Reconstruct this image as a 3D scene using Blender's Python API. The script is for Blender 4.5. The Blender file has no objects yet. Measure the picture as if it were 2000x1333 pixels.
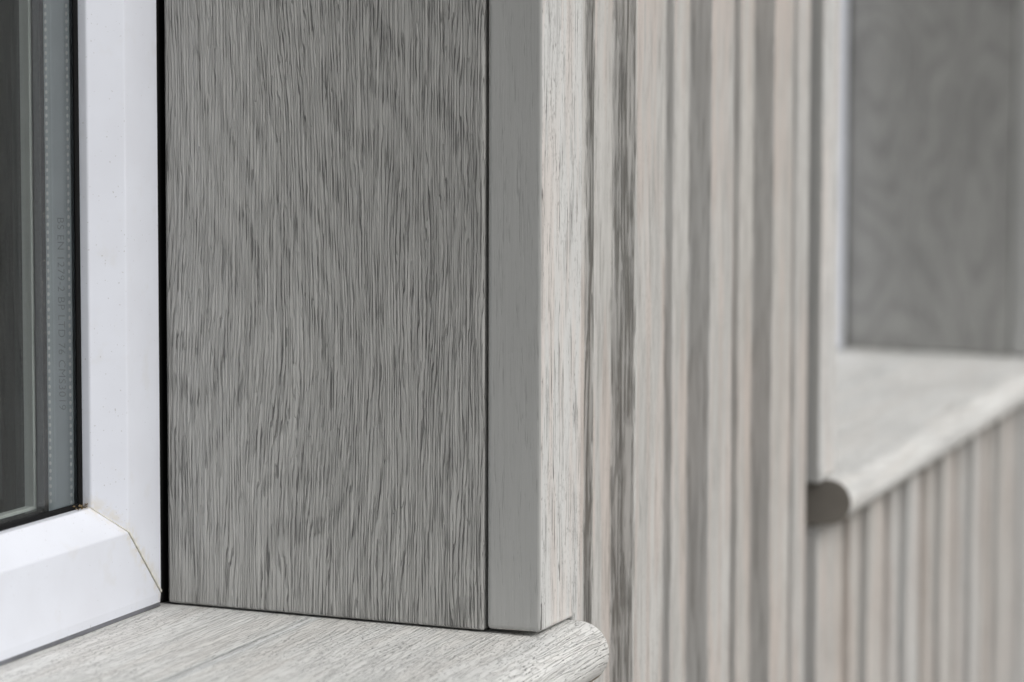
import bpy, bmesh, math, random
from mathutils import Vector, Matrix
random.seed(7)
S = bpy.context.scene
COL = S.collection

# ------------------------------------------------------------------ camera
F = Vector((0.9427, 0.3230, -0.0834)).normalized()
RT = Vector((0.3243, -0.9460, 0.0024)); RT = (RT - F * RT.dot(F)).normalized()
UP = RT.cross(F)
CAM = Vector((-0.9687, -0.3425, 0.1933))
cd = bpy.data.cameras.new('camera'); cam = bpy.data.objects.new('camera', cd); COL.objects.link(cam)
cam.matrix_world = Matrix(((RT.x, UP.x, -F.x, CAM.x), (RT.y, UP.y, -F.y, CAM.y), (RT.z, UP.z, -F.z, CAM.z), (0, 0, 0, 1)))
cd.sensor_width = 36; cd.lens = 5541.0 / 2000 * 36
cd.clip_start = 0.02; cd.clip_end = 600
cd.dof.use_dof = True; cd.dof.focus_distance = 1.045; cd.dof.aperture_fstop = 9.5; cd.dof.aperture_blades = 0
S.camera = cam

# ------------------------------------------------------------------ light: soft bright overcast, light from the open side (-Y)
SUN_EL, SUN_AZ = math.radians(44), math.radians(-98)      # azimuth of the direction towards the sun, from +X
W = bpy.data.worlds.new('World'); S.world = W; W.use_nodes = True
nt = W.node_tree; bg = nt.nodes['Background']
sky = nt.nodes.new('ShaderNodeTexSky'); sky.sky_type = 'NISHITA'; sky.sun_disc = False
sky.sun_elevation = SUN_EL; sky.sun_rotation = math.radians(90) - SUN_AZ
sky.air_density = 1.0; sky.dust_density = 5.0; sky.ozone_density = 1.0
hs = nt.nodes.new('ShaderNodeHueSaturation'); hs.inputs['Saturation'].default_value = 0.22   # cloud cover
nt.links.new(sky.outputs[0], hs.inputs['Color']); nt.links.new(hs.outputs[0], bg.inputs[0]); bg.inputs[1].default_value = 0.11
sd = bpy.data.lights.new('sun', 'SUN'); sd.energy = 1.2; sd.angle = math.radians(30); sd.color = (1.0, 0.97, 0.93)
sun = bpy.data.objects.new('sun', sd); COL.objects.link(sun)
d = Vector((math.cos(SUN_EL) * math.cos(SUN_AZ), math.cos(SUN_EL) * math.sin(SUN_AZ), math.sin(SUN_EL)))
sun.rotation_euler = d.to_track_quat('Z', 'Y').to_euler(); sun.location = d * 5
S.view_settings.view_transform = 'Standard'; S.view_settings.look = 'None'; S.view_settings.gamma = 1
S.view_settings.exposure = 0.0
S.cycles.use_denoising = True
S.cycles.max_bounces = 10; S.cycles.transparent_max_bounces = 16; S.cycles.diffuse_bounces = 5

# ------------------------------------------------------------------ materials
def newmat(name):
    m = bpy.data.materials.new(name); m.use_nodes = True
    t = m.node_tree; b = t.nodes['Principled BSDF']
    return m, t, b

class G:
    """small helper for node graphs"""
    def __init__(s, t): s.t = t
    def n(s, typ, **kw):
        x = s.t.nodes.new(typ)
        for k, v in kw.items(): setattr(x, k, v)
        return x
    def link(s, a, b): s.t.links.new(a, b)
    def val(s, sock, v):
        if hasattr(v, 'links') or hasattr(v, 'is_output'): s.link(v, sock)
        else: sock.default_value = v
    def math(s, op, a, b=0.0, c=None, clamp=False):
        x = s.n('ShaderNodeMath', operation=op); x.use_clamp = clamp
        s.val(x.inputs[0], a); s.val(x.inputs[1], b)
        if c is not None: s.val(x.inputs[2], c)
        return x.outputs[0]
    def comb(s, a, b, c):
        x = s.n('ShaderNodeCombineXYZ'); s.val(x.inputs[0], a); s.val(x.inputs[1], b); s.val(x.inputs[2], c); return x.outputs[0]
    def noise(s, vec, scale=1.0, detail=2.0, rough=0.5, dist=0.0):
        x = s.n('ShaderNodeTexNoise'); s.link(vec, x.inputs['Vector'])
        x.inputs['Scale'].default_value = scale; x.inputs['Detail'].default_value = detail
        x.inputs['Roughness'].default_value = rough; x.inputs['Distortion'].default_value = dist
        return x.outputs[0]
    def ramp(s, v, lo, hi, a=0.0, b=1.0, smooth=True):
        x = s.n('ShaderNodeMapRange'); x.interpolation_type = 'SMOOTHSTEP' if smooth else 'LINEAR'
        s.val(x.inputs[0], v); s.val(x.inputs[1], lo); s.val(x.inputs[2], hi); s.val(x.inputs[3], a); s.val(x.inputs[4], b)
        return x.outputs[0]
    def mix(s, f, a, b, blend='MIX'):
        x = s.n('ShaderNodeMix', data_type='RGBA', blend_type=blend)
        s.val(x.inputs[0], f)
        for sock, v in ((x.inputs[6], a), (x.inputs[7], b)):
            if isinstance(v, tuple): sock.default_value = v + (1,) if len(v) == 3 else v
            else: s.link(v, sock)
        return x.outputs[2]

def wood(name, axis='Z', base=(.5, .5, .49), light=None, dark=(.10, .10, .10), pink=None, pink_amt=0.5,
         across=.75, along=.018, brk=.09, width=.05, faint=.3, strong=.8, cover=.5, pitch=0.0, tint=0.0, relief=.0006, floor=0.0, bend=4.0, bend_s=(.022, .0045), wob=.8,
         ring=9.0, warp=60.0, ring_amt=.12, flow=.8, ridge=.25, bump=.35, seed=0.0, tone=.06, joint=None, rough=.62, zone=.06, flecks=0.0, calm=None):
    """Brushed, painted oak.  Object coordinates in millimetres; the grain runs along `axis`."""
    m, t, b = newmat(name); g = G(t)
    tc = g.n('ShaderNodeTexCoord'); sp = g.n('ShaderNodeSeparateXYZ'); g.link(tc.outputs['Object'], sp.inputs[0])
    mm = [g.math('MULTIPLY', sp.outputs[i], 1000.0) for i in range(3)]
    if axis == 'Z': p, q, v = mm[0], mm[1], mm[2]
    elif axis == 'X': p, q, v = mm[2], mm[1], mm[0]
    else: p, q, v = mm[0], mm[2], mm[1]
    y_mm = q
    p = g.math('ADD', p, seed * 37.1); q = g.math('ADD', q, seed * 91.7)
    v = g.math('ADD', v, seed * 413.3)
    def vec(a, c, fa, fb): return g.comb(g.math('MULTIPLY', a, fa), g.math('MULTIPLY', c, fa), g.math('MULTIPLY', v, fb))
    low = g.math('SUBTRACT', g.noise(vec(p, q, bend_s[0], bend_s[1]), 1.0, 2.0, .45), .5)       # slow bending of the fibres
    wb = g.math('SUBTRACT', g.noise(vec(p, q, .22, .045), 1.0, 3.0, .6), .5)                     # small wander
    shift = g.math('ADD', g.math('MULTIPLY', low, bend), g.math('MULTIPLY', wb, wob))
    q2 = g.math('ADD', q, shift); p2 = g.math('ADD', p, shift)
    # growth rings: contour lines of a stronger warp (the cathedral figure)
    rn = g.math('SUBTRACT', g.noise(vec(p, q, .013, .0060), 1.0, 1.5, .45), .5)
    rq = g.math('ADD', g.math('MULTIPLY', g.math('ADD', q2, p2), flow), g.math('MULTIPLY', rn, warp))
    rq = g.math('ADD', rq, g.math('MULTIPLY', wb, wob * 2.5))
    rs = g.math('SINE', g.math('MULTIPLY', rq, 6.2832 / ring))
    band = g.ramp(rs, -.1, .95)                                     # 1 in the porous early wood
    # long thin grooves: contour lines of a noise stretched along the fibres
    n1 = g.noise(vec(p2, q2, across, along), 1.0, 1.0, .5)
    n2 = g.noise(vec(p2, q2, across * 1.55, along * 1.6), 3.7, 0.0, .5) if False else g.noise(g.comb(g.math('ADD', g.math('MULTIPLY', p2, across * 1.5), 11.3), g.math('ADD', g.math('MULTIPLY', q2, across * 1.5), 7.9), g.math('MULTIPLY', v, along * 1.7)), 1.0, 0.0, .5)
    l1 = g.ramp(g.math('ABSOLUTE', g.math('SUBTRACT', n1, .5)), width, width * .15)
    l2 = g.math('MULTIPLY', g.ramp(g.math('ABSOLUTE', g.math('SUBTRACT', n2, .47)), width * .8, width * .1), .7)
    if pitch:   # closely spaced continuous grooves left by the wire brush
        pn_ = g.noise(vec(p, q, .16, .012), 1.0, 3.0, .55)
        ph = g.math('ADD', g.math('MULTIPLY', g.math('ADD', q2, p2), 6.2832 / pitch), g.math('MULTIPLY', pn_, 30.0))
        l0 = g.ramp(g.math('SINE', ph), .55, 1.0)
        l1 = g.math('MAXIMUM', l0, g.math('MULTIPLY', l1, .45))
    line = g.math('MAXIMUM', l1, l2)
    bk_ = g.noise(vec(p2, q2, across * .9, brk), 1.0, 3.0, .62)
    lo = g.math('SUBTRACT', 1.0 - cover, g.math('MULTIPLY', band, .10))
    if zone:
        zn_ = g.noise(vec(p, q, zone * .5, zone * .14), 1.0, 2.0, .5)
        lo = g.math('ADD', lo, g.ramp(zn_, .36, .64, -zone, zone))
    if calm:   # the quiet part of this board, between two y values (mm)
        lo = g.math('ADD', lo, g.ramp(y_mm, calm[0], calm[1], 0.0, .06))
    st_ = g.ramp(g.math('SUBTRACT', bk_, lo), -.02, .06)
    fa_ = g.ramp(g.math('SUBTRACT', bk_, lo), -.14, .02)
    dk_m = g.math('MULTIPLY', line, st_)
    ft_m = g.math('MULTIPLY', line, g.math('MAXIMUM', fa_, floor))
    fn = g.noise(vec(p2, q2, across * 1.1, along * .8), 1.0, 2.0, .6)
    tn = g.noise(vec(p, q, .05, .012), 1.0, 3.0, .55)
    lt = light or tuple(min(1, c * 1.18) for c in base)
    col = g.mix(g.ramp(tn, .3, .7), tuple(c * (1 - tone) for c in base), tuple(c * (1 + tone) for c in base))
    if pink:
        kn = g.ramp(g.noise(vec(p, q, .10, .010), 1.0, 2.0, .5), .44, .60)
        col = g.mix(g.math('MULTIPLY', kn, pink_amt), col, pink)
    col = g.mix(g.math('MULTIPLY', g.ramp(fn, .54, .38), ridge), col, tuple(c * .75 for c in base))
    col = g.mix(g.math('MULTIPLY', g.ramp(fn, .55, .70), ridge * .8), col, lt)
    col = g.mix(g.math('MULTIPLY', band, ring_amt), col, tuple(c * .6 for c in base))
    if tint:    # boards of one wall differ a little: greyer or warmer
        oi = g.n('ShaderNodeObjectInfo')
        col = g.mix(g.math('MULTIPLY', g.ramp(oi.outputs['Random'], .0, 1.0), tint), col, (.93, .84, .76), 'MULTIPLY')
    h = g.math('ADD', g.math('MULTIPLY', ft_m, -1.0), g.math('MULTIPLY', fn, .5))
    if joint:
        dj = g.math('ABSOLUTE', g.math('SUBTRACT', sp.outputs[1], joint))
        jm = g.math('MULTIPLY', g.ramp(dj, .0013, .0006), g.ramp(g.noise(vec(p, q, .05, .02), 1.0, 2.0, .5), .35, .5, .5, 1.0))
        col = g.mix(g.math('MULTIPLY', jm, .5), col, (.28, .31, .32))
        je = g.ramp(g.math('ABSOLUTE', g.math('SUBTRACT', sp.outputs[1], joint - .0030)), .0022, .0004)
        col = g.mix(g.math('MULTIPLY', je, .3), col, (.68, .73, .76))
        h = g.math('SUBTRACT', h, g.math('MULTIPLY', jm, 1.0))
    col = g.mix(g.math('MULTIPLY', ft_m, faint), col, tuple(c * .45 for c in base))
    col = g.mix(g.math('MULTIPLY', dk_m, strong), col, dark)
    if flecks > 0:
        f1 = g.noise(vec(p2, q2, 1.7, .42), 1.0, 1.0, .5)
        f2 = g.noise(vec(p, q, .035, .012), 1.0, 2.0, .5)
        fm = g.ramp(g.math('SUBTRACT', f1, g.ramp(f2, .35, .65, .645, .72)), 0.0, .03)
        col = g.mix(g.math('MULTIPLY', fm, flecks), col, dark)
        h = g.math('SUBTRACT', h, fm)
    g.link(col, b.inputs['Base Color'])
    b.inputs['Roughness'].default_value = rough
    b.inputs['Specular IOR Level'].default_value = .35
    bp = g.n('ShaderNodeBump'); bp.inputs['Strength'].default_value = bump; bp.inputs['Distance'].default_value = relief
    g.link(h, bp.inputs['Height']); g.link(bp.outputs[0], b.inputs['Normal'])
    return m

def plain(name, color, rough=.5, spec=.5, speck=None, metallic=0, vary=.06, scale=60):
    m, t, b = newmat(name); g = G(t)
    tc = g.n('ShaderNodeTexCoord')
    n1 = g.noise(tc.outputs['Object'], scale, 3.0, .55)
    col = g.mix(g.ramp(n1, .3, .7), tuple(c * (1 - vary) for c in color), tuple(min(1, c * (1 + vary)) for c in color))
    if speck:
        n2 = g.noise(tc.outputs['Object'], 900, 1.0, .5)
        col = g.mix(g.ramp(n2, speck[1], speck[1] + .03), col, speck[0])
    g.link(col, b.inputs['Base Color'])
    b.inputs['Roughness'].default_value = rough; b.inputs['Specular IOR Level'].default_value = spec; b.inputs['Metallic'].default_value = metallic
    bp = g.n('ShaderNodeBump'); bp.inputs['Strength'].default_value = .08; bp.inputs['Distance'].default_value = .0005
    g.link(g.noise(tc.outputs['Object'], scale * 6, 2.0, .5), bp.inputs['Height']); g.link(bp.outputs[0], b.inputs['Normal'])
    return m

def upvc():
    m, t, b = newmat('white_upvc'); g = G(t)
    tc = g.n('ShaderNodeTexCoord'); sp = g.n('ShaderNodeSeparateXYZ'); g.link(tc.outputs['Object'], sp.inputs[0])
    n1 = g.noise(tc.outputs['Object'], 28, 3.0, .55)
    col = g.mix(g.ramp(n1, .35, .7), (.70, .73, .80), (.67, .695, .76))
    # grime that has gathered along the corner weld
    e = g.math('ABSOLUTE', g.math('ADD', sp.outputs[0], sp.outputs[2]))       # local origin sits on the weld line
    n2 = g.noise(tc.outputs['Object'], 260, 4.0, .6)
    near = g.math('MULTIPLY', g.ramp(e, .0095, .0), g.ramp(sp.outputs[0], -.07, -.04))
    grime = g.math('MULTIPLY', near, g.ramp(n2, .38, .66))
    col = g.mix(g.math('MULTIPLY', grime, .65), col, (.62, .58, .50))
    n3 = g.noise(tc.outputs['Object'], 1300, 0.0, .5)
    col = g.mix(g.math('MULTIPLY', g.ramp(n3, .80, .84), .5), col, (.25, .24, .22))
    n4 = g.noise(tc.outputs['Object'], 75, 3.0, .6)
    col = g.mix(g.math('MULTIPLY', g.ramp(n4, .58, .74), .18), col, (.58, .57, .54))
    g.link(col, b.inputs['Base Color']); b.inputs['Roughness'].default_value = .32; b.inputs['Specular IOR Level'].default_value = .4
    return m

def glass():
    m, t, b = newmat('window_glass'); g = G(t)
    t.nodes.remove(b); out = [n for n in t.nodes if n.type == 'OUTPUT_MATERIAL'][0]
    tr = g.n('ShaderNodeBsdfTransparent'); tr.inputs[0].default_value = (.975, .985, .98, 1)
    gl = g.n('ShaderNodeBsdfGlossy'); gl.inputs['Roughness'].default_value = 0.0; gl.inputs[0].default_value = (1, 1, 1, 1)
    fr = g.n('ShaderNodeFresnel'); ge = g.n('ShaderNodeNewGeometry'); g.link(g.ramp(ge.outputs['Backfacing'], 0.0, 1.0, 1.45, 1 / 1.45, smooth=False), fr.inputs[0])
    mx = g.n('ShaderNodeMixShader'); g.link(fr.outputs[0], mx.inputs[0]); g.link(tr.outputs[0], mx.inputs[1]); g.link(gl.outputs[0], mx.inputs[2])
    g.link(mx.outputs[0], out.inputs[0])
    return m

PALE = (.61, .615, .605); PINK = (.64, .56, .51)
M = {}
M['reveal'] = wood('brushed_grey_oak', 'Z', base=(.51, .51, .492), dark=(.04, .04, .04), across=.85, along=.013, brk=.055, width=.018,
                   faint=.26, strong=.60, cover=.438, pitch=1.3, bend=13, bend_s=(.012, .0038), wob=.8, ring=13, warp=170, ring_amt=.17, ridge=.12, bump=1.0,
                   tone=.04, zone=.030, calm=(70, 115), relief=.0013, floor=.35)
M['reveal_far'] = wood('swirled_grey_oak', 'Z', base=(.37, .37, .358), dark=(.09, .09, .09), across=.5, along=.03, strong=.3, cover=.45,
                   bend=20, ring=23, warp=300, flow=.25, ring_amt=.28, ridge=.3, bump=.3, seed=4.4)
M['trim_side'] = wood('shaded_trim_paint', 'Z', base=(.45, .455, .445), dark=(.24, .24, .24), across=1.0, along=.02, width=.04, faint=.14, strong=.3,  # same paint as the face, coloured darker for the side's shade
                   cover=.38, bend=6, wob=.5, ridge=.12, ring_amt=.0, bump=.22, tone=.03)
M['pale'] = wood('whitewashed_oak', 'Z', base=PALE, dark=(.10, .095, .09), pink=PINK, pink_amt=.42, across=.8, along=.012, brk=.07, width=.030,
                   faint=.2, strong=.95, cover=.50, bend=2.0, wob=.25, ring_amt=.03, ridge=.10, bump=.35, tone=.03, seed=1.0, flecks=.6)
M['clad'] = wood('weathered_cladding_oak', 'Z', base=(.53, .535, .525), dark=(.17, .16, .14), pink=(.56, .50, .465), pink_amt=.65, across=.7, along=.012, brk=.06,
                   width=.05, faint=.22, strong=.5, cover=.46, bend=2.0, wob=.4, ring_amt=.06, ridge=.2, bump=.4, tone=.07, seed=5.0, zone=.07, tint=.35, flecks=.4)
M['clad_plain_side'] = wood('grey_cladding_edge', 'Z', base=(.52, .525, .52), dark=(.17, .16, .14), across=.62, along=.012, brk=.03, width=.05,
                   faint=.22, strong=.40, cover=.43, bend=1.5, wob=.4, ring_amt=.03, ridge=.2, bump=.7, tone=.06, seed=6.0, zone=.03, tint=.2)
M['clad_side'] = wood('grooved_cladding_edge', 'Z', base=(.66, .665, .655), dark=(.13, .12, .10), across=.62, along=.012, brk=.045, width=.09,
                   faint=.36, strong=.58, cover=.49, bend=2.5, wob=.6, ring=7, warp=10, ring_amt=.10, ridge=.4, bump=1.0, tone=.10, seed=8.0, zone=.07, tint=.35)
M['sill'] = wood('limed_oak_sill', 'X', base=(.71, .715, .70), dark=(.10, .10, .105), pink=(.66, .63, .59), pink_amt=.3, across=.8, along=.02, brk=.08,
                   width=.022, faint=.13, strong=.25, cover=.43, pitch=1.9, bend=2.5, bend_s=(.02, .006), wob=.6, ring=9, warp=40, ring_amt=.04, ridge=.10, bump=.8, tone=.03,
                   joint=.0695, seed=2.0, zone=.05, flecks=.75)
M['raw'] = plain('bare_oak_arris', (.30, .26, .19), .8, .2, vary=.25, scale=120)
M['endgrain'] = plain('dark_end_grain', (.215, .20, .178), .8, .2)
M['upvc'] = upvc()
M['glass'] = glass()
M['rubber'] = plain('black_rubber', (.006, .006, .0065), .6, .12)
M['butyl'] = plain('black_edge_seal', (.018, .018, .02), .6, .3, speck=((.16, .15, .13), .70), vary=.3, scale=300)
M['spacer'] = plain('grey_spacer', (.50, .56, .60), .45, .4, vary=.04)
M['hole'] = plain('perforation_glint', (.85, .87, .88), .5, .5)  # pale discs; light reflected through the holes is put into the colour
M['ink'] = plain('grey_print', (.29, .32, .34), .7, .2)
M['weld'] = plain('yellowed_weld', (.66, .65, .60), .6, .3, vary=.15, scale=400)
M['grime'] = plain('weld_shade_and_grime', (.33, .31, .27), .9, .1, vary=.4, scale=900)  # dark line along the weld: its shadow side and dirt in one colour
M['sealed_gap_shade'] = plain('grey_gap_shade', (.13, .135, .15), .6, .3, vary=.2, scale=90)
M['grit'] = plain('brown_grit', (.16, .12, .07), .9, .1, vary=.6, scale=1500)
M['gap_dark'] = plain('black_gap_shade', (.006, .006, .006), .9, .1)
M['bead'] = plain('interior_white_plastic', (.60, .625, .62), .4, .4, vary=.02)
M['core'] = plain('shaded_blockwork', (.03, .03, .028), .9, .2, vary=.2, scale=14)
M['room'] = plain('room_plaster', (.18, .175, .165), .9, .2, vary=.1, scale=5)

# ------------------------------------------------------------------ mesh helpers
def mesh_obj(name, bm, mats, parent=None, loc=(0, 0, 0), bevel=0.0, seg=2, angle=35, smooth=False):
    bmesh.ops.recalc_face_normals(bm, faces=bm.faces)
    loc = Vector(loc)
    for v in bm.verts: v.co -= loc
    me = bpy.data.meshes.new(name); bm.to_mesh(me); bm.free()
    for m in (mats if isinstance(mats, (list, tuple)) else [mats]): me.materials.append(m)
    o = bpy.data.objects.new(name, me); COL.objects.link(o)
    if parent is not None:
        o.parent = parent; o.location = loc - BASE.get(parent.name, Vector())
    else: o.location = loc
    BASE[o.name] = loc
    if bevel > 0:
        md = o.modifiers.new('bevel', 'BEVEL'); md.width = bevel; md.segments = seg; md.limit_method = 'ANGLE'; md.angle_limit = math.radians(angle)
    if smooth:
        for p in me.polygons: p.use_smooth = True
    return o
BASE = {}

def thing(name, label, cat, loc, group=None):
    o = bpy.data.objects.new(name, None); COL.objects.link(o); o.location = loc; o.empty_display_size = .02
    BASE[o.name] = Vector(loc); tag(o, label, cat, group); return o
def tag(o, label, cat, group=None):
    o['kind'] = 'thing'
    o['label'] = label; o['category'] = cat
    if group: o['group'] = group
    return o

def box(bm, x0, x1, y0, y1, z0, z1, mi=0):
    vs = [bm.verts.new((x, y, z)) for x in (x0, x1) for y in (y0, y1) for z in (z0, z1)]
    for f in ((0, 1, 3, 2), (4, 6, 7, 5), (0, 4, 5, 1), (2, 3, 7, 6), (0, 2, 6, 4), (1, 5, 7, 3)):
        fc = bm.faces.new([vs[i] for i in f]); fc.material_index = mi

def prism(bm, pts, lo, hi, axis, mi=0):
    """extrude polygon. axis Z: pts (x,y); axis X: pts (y,z); axis Y: pts (x,z)"""
    def P(a, b, h): return {'Z': (a, b, h), 'X': (h, a, b), 'Y': (a, h, b)}[axis]
    A = [bm.verts.new(P(a, b, lo)) for a, b in pts]; B = [bm.verts.new(P(a, b, hi)) for a, b in pts]
    n = len(pts); fs = []
    bm.faces.new(A).material_index = mi; bm.faces.new(B).material_index = mi
    for i in range(n):
        f = bm.faces.new((A[i], A[(i + 1) % n], B[(i + 1) % n], B[i])); f.material_index = mi; fs.append(f)
    return fs

# mitred rectangular ring: profile (d inward, y); rectangle x0..x1, z0..z1
def ring_side(bm, prof, x0, x1, z0, z1, side, mi=0):
    def pt(dd, y, c):
        return {'bl': (x0 + dd, y, z0 + dd), 'br': (x1 - dd, y, z0 + dd), 'tr': (x1 - dd, y, z1 - dd), 'tl': (x0 + dd, y, z1 - dd)}[c]
    a, b = {'bottom': ('bl', 'br'), 'right': ('br', 'tr'), 'top': ('tr', 'tl'), 'left': ('tl', 'bl')}[side]
    A = [bm.verts.new(pt(dd, y, a)) for dd, y in prof]; B = [bm.verts.new(pt(dd, y, b)) for dd, y in prof]
    n = len(prof)
    bm.faces.new(A).material_index = mi; bm.faces.new(B).material_index = mi
    for i in range(n):
        bm.faces.new((A[i], A[(i + 1) % n], B[(i + 1) % n], B[i])).material_index = mi

def ring(prof, x0, x1, z0, z1, mi=0):
    bm = bmesh.new()
    for s in ('bottom', 'right', 'top', 'left'): ring_side(bm, prof, x0, x1, z0, z1, s, mi)
    return bm

def put_mats(bm, fn):
    for f in bm.faces:
        f.normal_update(); f.material_index = fn(f)

ZTOP = 1.20            # underside of the window heads
SLOPE = .0227
GROUND = -0.95

# ------------------------------------------------------------------ ground
m, t, b = newmat('patio_paving'); g = G(t); tc = g.n('ShaderNodeTexCoord')
bk = g.n('ShaderNodeTexBrick'); g.link(tc.outputs['Object'], bk.inputs['Vector']); bk.inputs['Scale'].default_value = 1.0
bk.inputs['Brick Width'].default_value = .6; bk.inputs['Row Height'].default_value = .4; bk.inputs['Mortar Size'].default_value = .006
bk.inputs['Color1'].default_value = (.30, .295, .28, 1); bk.inputs['Color2'].default_value = (.25, .245, .235, 1); bk.inputs['Mortar'].default_value = (.12, .115, .11, 1)
nz = g.noise(tc.outputs['Object'], 9, 6, .6)
g.link(g.mix(g.ramp(nz, .3, .7, 0, .35), bk.outputs[0], (.20, .20, .19)), b.inputs['Base Color']); b.inputs['Roughness'].default_value = .85
bm = bmesh.new(); box(bm, -150, 150, -150, 150, GROUND - .3, GROUND)
o = mesh_obj('ground', bm, m); o['kind'] = 'structure'

# ------------------------------------------------------------------ house wall with castellated oak cladding
XF = 1.21; XJ = .4925           # far opening: right reveal face, left jamb
XN = -.76                       # near opening: left jamb
wall = thing('house_wall', 'pale grey and pinkish vertical ribbed wooden cladding between the windows and below both sills', 'wall', (.25, 0, GROUND))
bm = bmesh.new()
for (a, c, z0, z1) in ((-2.6, XN - .02, GROUND, 2.0), (.03, XJ - .02, GROUND, 2.0), (XF + .03, 3.6, GROUND, 2.0)):
    box(bm, a, c, .0, .30, z0, z1)
for (a, c) in ((XN - .02, .03), (XJ - .02, XF + .03)):
    box(bm, c - .056, c, .1725, .299, -.03, ZTOP + .02); box(bm, a, a + .056, .1725, .299, -.03, ZTOP + .02)  # dark blocks added so the unlit inside behind the glass looks dark
    box(bm, a + .056, c - .056, .1725, .299, -.029, .028)
    box(bm, a, c, .001, .299, GROUND, -.03); box(bm, a, c, .001, .299, ZTOP + .02, 2.0)
mesh_obj('masonry', bm, M['core'], wall)
bm = bmesh.new()       # room behind the windows
box(bm, -2.6, 3.6, 3.2, 3.3, GROUND, 2.0); box(bm, -2.7, -2.6, .0, 3.3, GROUND, 2.0); box(bm, 3.6, 3.7, .0, 3.3, GROUND, 2.0)
box(bm, -2.7, 3.7, -.06, 3.4, 2.0, 2.1)
mesh_obj('inner_walls', bm, M['room'], wall)

PX, XA, BW, CW = .1139, .0814, .0227, .0379
YA, YB, YC, YBK = -.0118, -.0164, -.0267, -.0015
def clad_mats(bm, k):
    put_mats(bm, lambda f: 0 if abs(f.normal.x) < .8 or (k > 3 and f.calc_center_median().y > -.0165) else (2 if f.calc_center_median().y > -.0165 else 1))
def cladding(k):
    YC = -.0267 if k < 4 else -.0222          # the boards below the far sill are shallower
    xa = XA + k * PX + (.0235 if k > 3 else 0); x0 = xa - (PX - BW - CW) + .0012; xe = xa + BW + CW
    jz = random.uniform(-.0006, .0006)
    full = [(x0, YA), (xa, YA), (xa, YB), (xa + BW, YB), (xa + BW, YC), (xe, YC), (xe, YBK), (x0, YBK)]
    zlow, zhigh, zs = GROUND + .05, 1.98, -.0272
    bm = bmesh.new()
    def seg(lo_x, hi_x, z0, z1):
        """the part of the profile between two x positions"""
        if hi_x - lo_x < .001: return
        pr_ = [(a, c + jz * (c > YB + 1e-4)) for a, c in ((x0, YA), (xa, YA), (xa, YB), (xa + BW, YB), (xa + BW, YC), (xe, YC))]
        top = []
        def yat(x, side):
            if x < xa or (x == xa and side < 0): return pr_[0][1]
            return YB if x < xa + BW else YC
        top.append((lo_x, yat(lo_x, 1)))
        for a, c in pr_[1:5]:
            if lo_x < a < hi_x: top.append((a, c))
        top.append((hi_x, yat(hi_x - 1e-6, -1)))
        prism(bm, top + [(hi_x, YBK), (lo_x, YBK)], z0, z1, 'Z')
    zn = None
    for zone in ((XN - .05, .0490), (XJ - .0375, XF + .0490)):
        if xe > zone[0] and x0 < zone[1]: zn = zone
    if zn is None: seg(x0, xe, zlow, zhigh)
    elif xe > zn[1] + .003: seg(x0, zn[1], zlow, zs); seg(max(x0, zn[1]), xe, zlow, zhigh)
    elif x0 < zn[0] - .003:
        if k == 3:      # ripped down to its low step beside the trim; wider again below the sill
            e0, e1, e2, yc = .4500, .4695, .5070, -.0185
            prism(bm, [(x0, YA), (xa, YA), (xa, YB), (e0, YB), (e0, YBK), (x0, YBK)], zlow, zhigh, 'Z')
            prism(bm, [(e0 + .0001, -.004), (e1, -.004), (e1, yc), (e2, yc), (e2, YBK), (e0 + .0001, YBK)], zlow, -.0253, 'Z')
        else: seg(x0, zn[0], zlow, zhigh); seg(zn[0], xe, zlow, zs)
    else: seg(x0, xe, zlow, zs)
    bmesh.ops.recalc_face_normals(bm, faces=bm.faces)
    clad_mats(bm, k)
    side_m = M['clad_side'] if k == 0 else M['clad_plain_side']
    o = mesh_obj('cladding_board', bm, [M['clad'], side_m, side_m], wall, (xa, YBK, GROUND), bevel=.0008, seg=2)
    pass
for k in range(-14, 22):
    cladding(k)

# linings of the sides and heads of the openings that the photo does not show
bm = bmesh.new()
for (a, c) in ((XN, 0), (XJ, XF)):
    box(bm, a - .018, a, .0, .128, .004, ZTOP); box(bm, a - .018, c + .018, .0, .128, ZTOP + .001, ZTOP + .019)
    box(bm, a - .046, c + .046, -.0221, -.001, ZTOP + .001, ZTOP + .047)
box(bm, XN - .046, XN, -.0221, -.001, .002, ZTOP)
mesh_obj('head_lining', bm, M['reveal'], wall, (0, 0, 0), bevel=.001)

# ------------------------------------------------------------------ sills
def sill(name, x0, x1, label, endcap):
    pts = [(.150, .150 * SLOPE), (-.0245, -.0245 * SLOPE)]
    R_, cy, cz = .0120, -.0245, -.0245 * SLOPE - .0120
    for i in range(1, 14):
        a = math.radians(90 + i * 180 / 14); pts.append((cy + R_ * math.cos(a), cz + R_ * math.sin(a)))
    pts += [(-.0245, cz - R_), (.150, cz - R_)]
    bm = bmesh.new(); prism(bm, pts, x0, x1, 'X')
    bmesh.ops.recalc_face_normals(bm, faces=bm.faces)
    put_mats(bm, lambda f: 1 if f.normal.z < -.62 else 0)
    o = mesh_obj(name, bm, [M['sill'], M['raw']], None, (0, 0, 0), bevel=.0016, seg=3, angle=50)
    for p_ in o.data.polygons: p_.use_smooth = True
    tag(o, label, 'window sill', 'wooden sills under the windows')
    if endcap:
        bm = bmesh.new(); prism(bm, pts, x0 - .0007, x0 - .00002, 'X')
        mesh_obj('end_cap', bm, M['endgrain'], o, (x0, 0, 0), bevel=.0002)
    return o
s1 = sill('window_sill', XN - .04, .0394, 'pale wooden bullnose sill under the near white window, speckled with dark grain', False)
s2 = sill('window_sill', .4672, XF + .0394, 'blurred pale sill in the distance with dark rounded end, under the far window opening', True)

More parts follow.
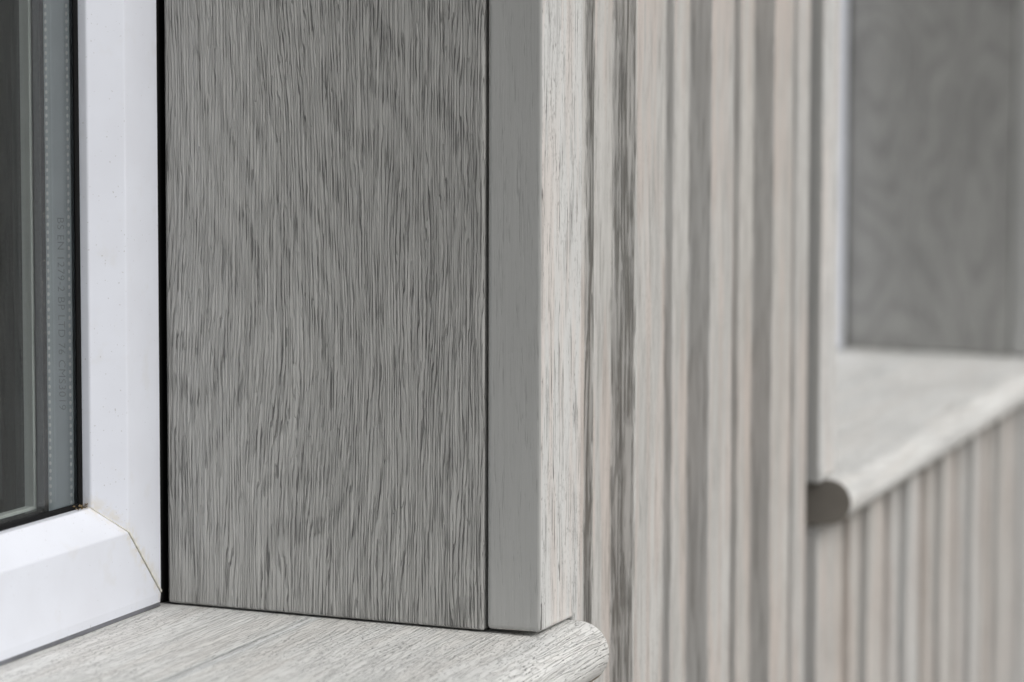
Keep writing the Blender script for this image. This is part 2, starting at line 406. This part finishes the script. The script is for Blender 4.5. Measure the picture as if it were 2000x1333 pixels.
# ------------------------------------------------------------------ reveal boards and corner trims
def reveal(x, mat, label):
    bm = bmesh.new(); y0, y1 = .0, .1277
    zb = .0007
    pts = [(y0, zb), (y1, zb + SLOPE * y1), (y1, ZTOP), (y0, ZTOP)]
    prism(bm, pts, x, x + .018, 'X')
    o = mesh_obj('reveal_board', bm, mat, None, (x, 0, 0), bevel=.0010, seg=3)
    return tag(o, label, 'wood panel', 'grey panels at the sides of the window openings')
reveal(0, M['reveal'], 'wide grey panel with fine dark oak grain, in focus beside the near white window frame')
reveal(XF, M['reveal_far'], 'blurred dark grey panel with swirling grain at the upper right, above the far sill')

def trim(x0, x1, label, left_horn=None, right_horn=None):
    """outer casing: stands on the sill; where the sill's end stops short it runs a little further down"""
    bm = bmesh.new()
    if right_horn is not None: pts = [(x0, .0014), (right_horn, .0003), (right_horn, -.03), (x1, -.03), (x1, ZTOP), (x0, ZTOP)]
    elif left_horn is not None: pts = [(x0, -.0015), (left_horn, -.0015), (left_horn, .0006), (x1, .0006), (x1, ZTOP), (x0, ZTOP)]
    else: pts = [(x0, .0012), (x1, .0006), (x1, ZTOP), (x0, ZTOP)]
    prism(bm, pts, -.0221, -.0011, 'Y')
    bmesh.ops.recalc_face_normals(bm, faces=bm.faces)
    put_mats(bm, lambda f: 1 if abs(f.normal.x) > .8 else 0)
    o = mesh_obj('corner_trim', bm, [M['pale'], M['trim_side']], None, (x0, 0, 0), bevel=.0017, seg=4)
    return tag(o, label, 'wood trim', 'upright trims around the window openings')
trim(0, .0480, 'sharp upright corner trim with smooth grey edge and whitewashed face, standing on near sill', right_horn=.0400)
trim(.4559, XJ, 'blurred narrow trim with dark edge, standing on the rounded dark end of far sill', left_horn=.4660)
trim(XF, XF + .048, 'blurred grey trim edge at far right border, beyond the swirl grained panel', right_horn=XF + .0400)

# ------------------------------------------------------------------ windows
def window(xl, xr, label):
    z0, z1 = .0078, ZTOP - .012
    w = thing('window', label, 'window', (xr, .1285, z0), 'white framed windows')
    base = [(0, .1285), (.0272, .1284), (.0370, .1388), (.0370, .1426), (.022, .1426), (.022, .172), (0, .172)]
    org = (xr, 0, -0.0 + z0)
    def corner_obj(name, sides, prof, mat, parent=w, bevel=0.0, rect=(xl, xr, z0, z1)):
        bm = bmesh.new()
        for s in sides: ring_side(bm, prof, *rect, s)
        return mesh_obj(name, bm, mat, parent, (xr, 0, z0), bevel=bevel, seg=2)
    low = [(-.0038, .1289), (0, .1285), (.0272, .1284), (.0370, .1388), (.0370, .1426), (.022, .1426), (.022, .172), (-.0036, .172), (-.0036, .1310)]
    # the bottom rail drops below the corner: build it with square-cut lower lip
    bm = bmesh.new()
    def rp(dd, y, right):
        e = max(dd, 0.0); return ((xr - e) if right else (xl + e), y, z0 + dd)
    A = [bm.verts.new(rp(a, y, False)) for a, y in low]; B = [bm.verts.new(rp(a, y, True)) for a, y in low]
    bm.faces.new(A); bm.faces.new(B)
    for i in range(len(low)): bm.faces.new((A[i], A[(i + 1) % len(low)], B[(i + 1) % len(low)], B[i]))
    mesh_obj('frame_rail', bm, M['upvc'], w, (xr, 0, z0), bevel=.0005)
    corner_obj('frame_stile', ['right'], base, M['upvc'], bevel=.0005)
    corner_obj('frame_rail', ['top'], base, M['upvc'], bevel=.0005)
    corner_obj('frame_stile', ['left'], base, M['upvc'], bevel=.0005)
    # weld seams across the bottom corners
    for sgn, cx in ((-1, xr), (1, xl)):
        bm = bmesh.new()
        path = [(.0004, .1285), (.0272, .1284), (.0370, .1388), (.0372, .1425)]
        for off, wd, pr_, mi in ((-.00045, .00115, .00025, 0), (.00030, .00020, .00010, 1)):
            vs = []
            for (dd, y) in path:
                c0 = Vector((cx + sgn * dd, y - pr_, z0 + dd)); n_ = Vector((sgn * .7071, 0, -.7071))   # across the mitre
                c0 = c0 + n_ * off
                vs.append([bm.verts.new(c0 + n_ * (-wd / 2) + Vector((0, pr_ + .0004, 0))), bm.verts.new(c0 + n_ * (-wd * .3)), bm.verts.new(c0 + n_ * (wd * .3)), bm.verts.new(c0 + n_ * (wd / 2) + Vector((0, pr_ + .0004, 0)))])
            for a_, b_ in zip(vs, vs[1:]):
                for i in range(3): bm.faces.new((a_[i], a_[i + 1], b_[i + 1], b_[i])).material_index = mi
        mesh_obj('weld_seam', bm, [M['weld'], M['grime']], w, (cx, 0, z0))
    corner_obj('gasket', ['bottom', 'right', 'top', 'left'], [(.0368, .1420), (.0385, .1422), (.0390, .1428), (.0388, .1434), (.030, .1434), (.030, .1424)], M['rubber'])
    # sealed unit: outer pane, spacer bar, inner pane, black edge seal
    def pane(y0, y1, dd):
        bm = bmesh.new(); box(bm, xl + dd, xr - dd, y0, y1, z0 + dd, z1 - dd)
        return mesh_obj('glass_pane', bm, M['glass'], w, (xr, 0, z0))
    pane(.1436, .1472, .026); pane(.1584, .1620, .0357)
    sp = corner_obj('spacer_bar', ['bottom', 'right', 'top', 'left'], [(.026, .1474), (.0335, .1474), (.0337, .1484), (.0335, .1494), (.0335, .1560), (.0337, .1570), (.0335, .1580), (.026, .1580)], M['spacer'])
    corner_obj('edge_seal', ['bottom', 'right', 'top', 'left'], [(.024, .1582), (.0340, .1582), (.0354, .1590), (.0354, .1619), (.024, .1619)], M['butyl'])
    corner_obj('glazing_bead', ['bottom', 'right', 'top', 'left'], [(.030, .1623), (.0362, .1623), (.0364, .1626), (.0362, .1664), (.030, .1698)], M['bead'])
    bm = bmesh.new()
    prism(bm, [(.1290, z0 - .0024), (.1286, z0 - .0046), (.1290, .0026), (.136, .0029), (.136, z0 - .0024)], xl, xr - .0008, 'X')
    mesh_obj('sealed_gap_shade', bm, M['sealed_gap_shade'], w, (xr, 0, z0))  # sealed gap under the rail; its shade is put into the dark colour
    # black strip put in for the darkness of the gap beside the frame
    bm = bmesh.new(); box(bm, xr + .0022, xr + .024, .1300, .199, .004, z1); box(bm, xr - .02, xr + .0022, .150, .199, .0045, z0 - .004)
    mesh_obj('gap_dark_strip', bm, M['gap_dark'], w, (xr, 0, z0))
    return w, sp, z0, z1
w1, sp1, z0, z1 = window(XN + .006, -.0040, 'near white plastic window frame with grimy corner weld and dark double glazing, at the left')
w2, sp2, _, _ = window(XJ + .006, XF - .0040, 'blurred sliver of white window frame in the far opening, left of the swirl grained panel')

bm = bmesh.new()
rr = random.Random(3)
for i in range(46):
    c0 = Vector((-.0405 - rr.random() ** 1.6 * .009, .1412 + rr.uniform(-.0012, .0016), z0 + .0372 + rr.random() ** 2 * .0014)); r_ = rr.uniform(.00015, .00045)
    bmesh.ops.create_icosphere(bm, subdivisions=1, radius=r_, matrix=Matrix.Translation(c0) @ Matrix.Diagonal((rr.uniform(.8, 1.8), 1, rr.uniform(.5, 1), 1)))
mesh_obj('trapped_grit', bm, M['grit'], w1, (-.0405, .1412, z0 + .037))

# perforations and stamped lettering of the near spacer bar
xs = -.0040 - .0335
bm = bmesh.new()
def dot(c, n_, u_, r=.00055):
    v_ = n_.cross(u_)
    ring_ = [bm.verts.new(c + u_ * (r * math.cos(a)) + v_ * (r * 1.45 * math.sin(a))) for a in [i * math.pi / 4 for i in range(8)]]
    top = bm.verts.new(c + n_ * .00012)
    for i in range(8): bm.faces.new((ring_[i], ring_[(i + 1) % 8], top))
z = .046
while z < 1.14:
    for y in (.1484, .1570): dot(Vector((xs - .00025, y, z)), Vector((-1, 0, 0)), Vector((0, 1, 0)))
    z += .00285
x = xs - .006
while x > XN + .05:
    for y in (.1484, .1570): dot(Vector((x, y, z0 + .0335 + .00025)), Vector((0, 0, 1)), Vector((0, 1, 0)))
    x -= .0045
mesh_obj('perforation', bm, M['hole'], sp1, (xs, .15, z0))
cu = bpy.data.curves.new('stamp', 'FONT'); cu.body = 'BS EN 1279-2 BP LTD 76 CMS3019'; cu.size = .0040; cu.align_x = 'CENTER'; cu.align_y = 'CENTER'
cu.offset = -.00003; cu.space_character = 1.08; cu.materials.append(M['ink'])
st = bpy.data.objects.new('stamped_lettering', cu); COL.objects.link(st); st.parent = sp1
bx = Vector((0, 0, -1)); by = Vector((0, -1, 0)); bz = bx.cross(by)            # reads downwards, faces -X
mat_w = Matrix(((bx.x, by.x, bz.x, xs - .00012), (bx.y, by.y, bz.y, .1519), (bx.z, by.z, bz.z, .1158), (0, 0, 0, 1)))
bpy.context.view_layer.update()
# stretch to the measured length
L = st.dimensions.x if st.dimensions.x > 0 else .07
sx = .0708 / L
st.matrix_parent_inverse = Matrix.Identity(4)
st.matrix_local = Matrix.Translation(-BASE[sp1.name]) @ mat_w @ Matrix.Diagonal((sx, 1, 1, 1))

bpy.context.view_layer.update()
me = bpy.data.meshes.new_from_object(st.evaluated_get(bpy.context.evaluated_depsgraph_get()))
mo = bpy.data.objects.new('lettering', me); COL.objects.link(mo); mo.parent = sp1; mo.matrix_local = st.matrix_local.copy()
if not me.materials: me.materials.append(M['ink'])
bpy.data.objects.remove(st); bpy.data.curves.remove(cu)
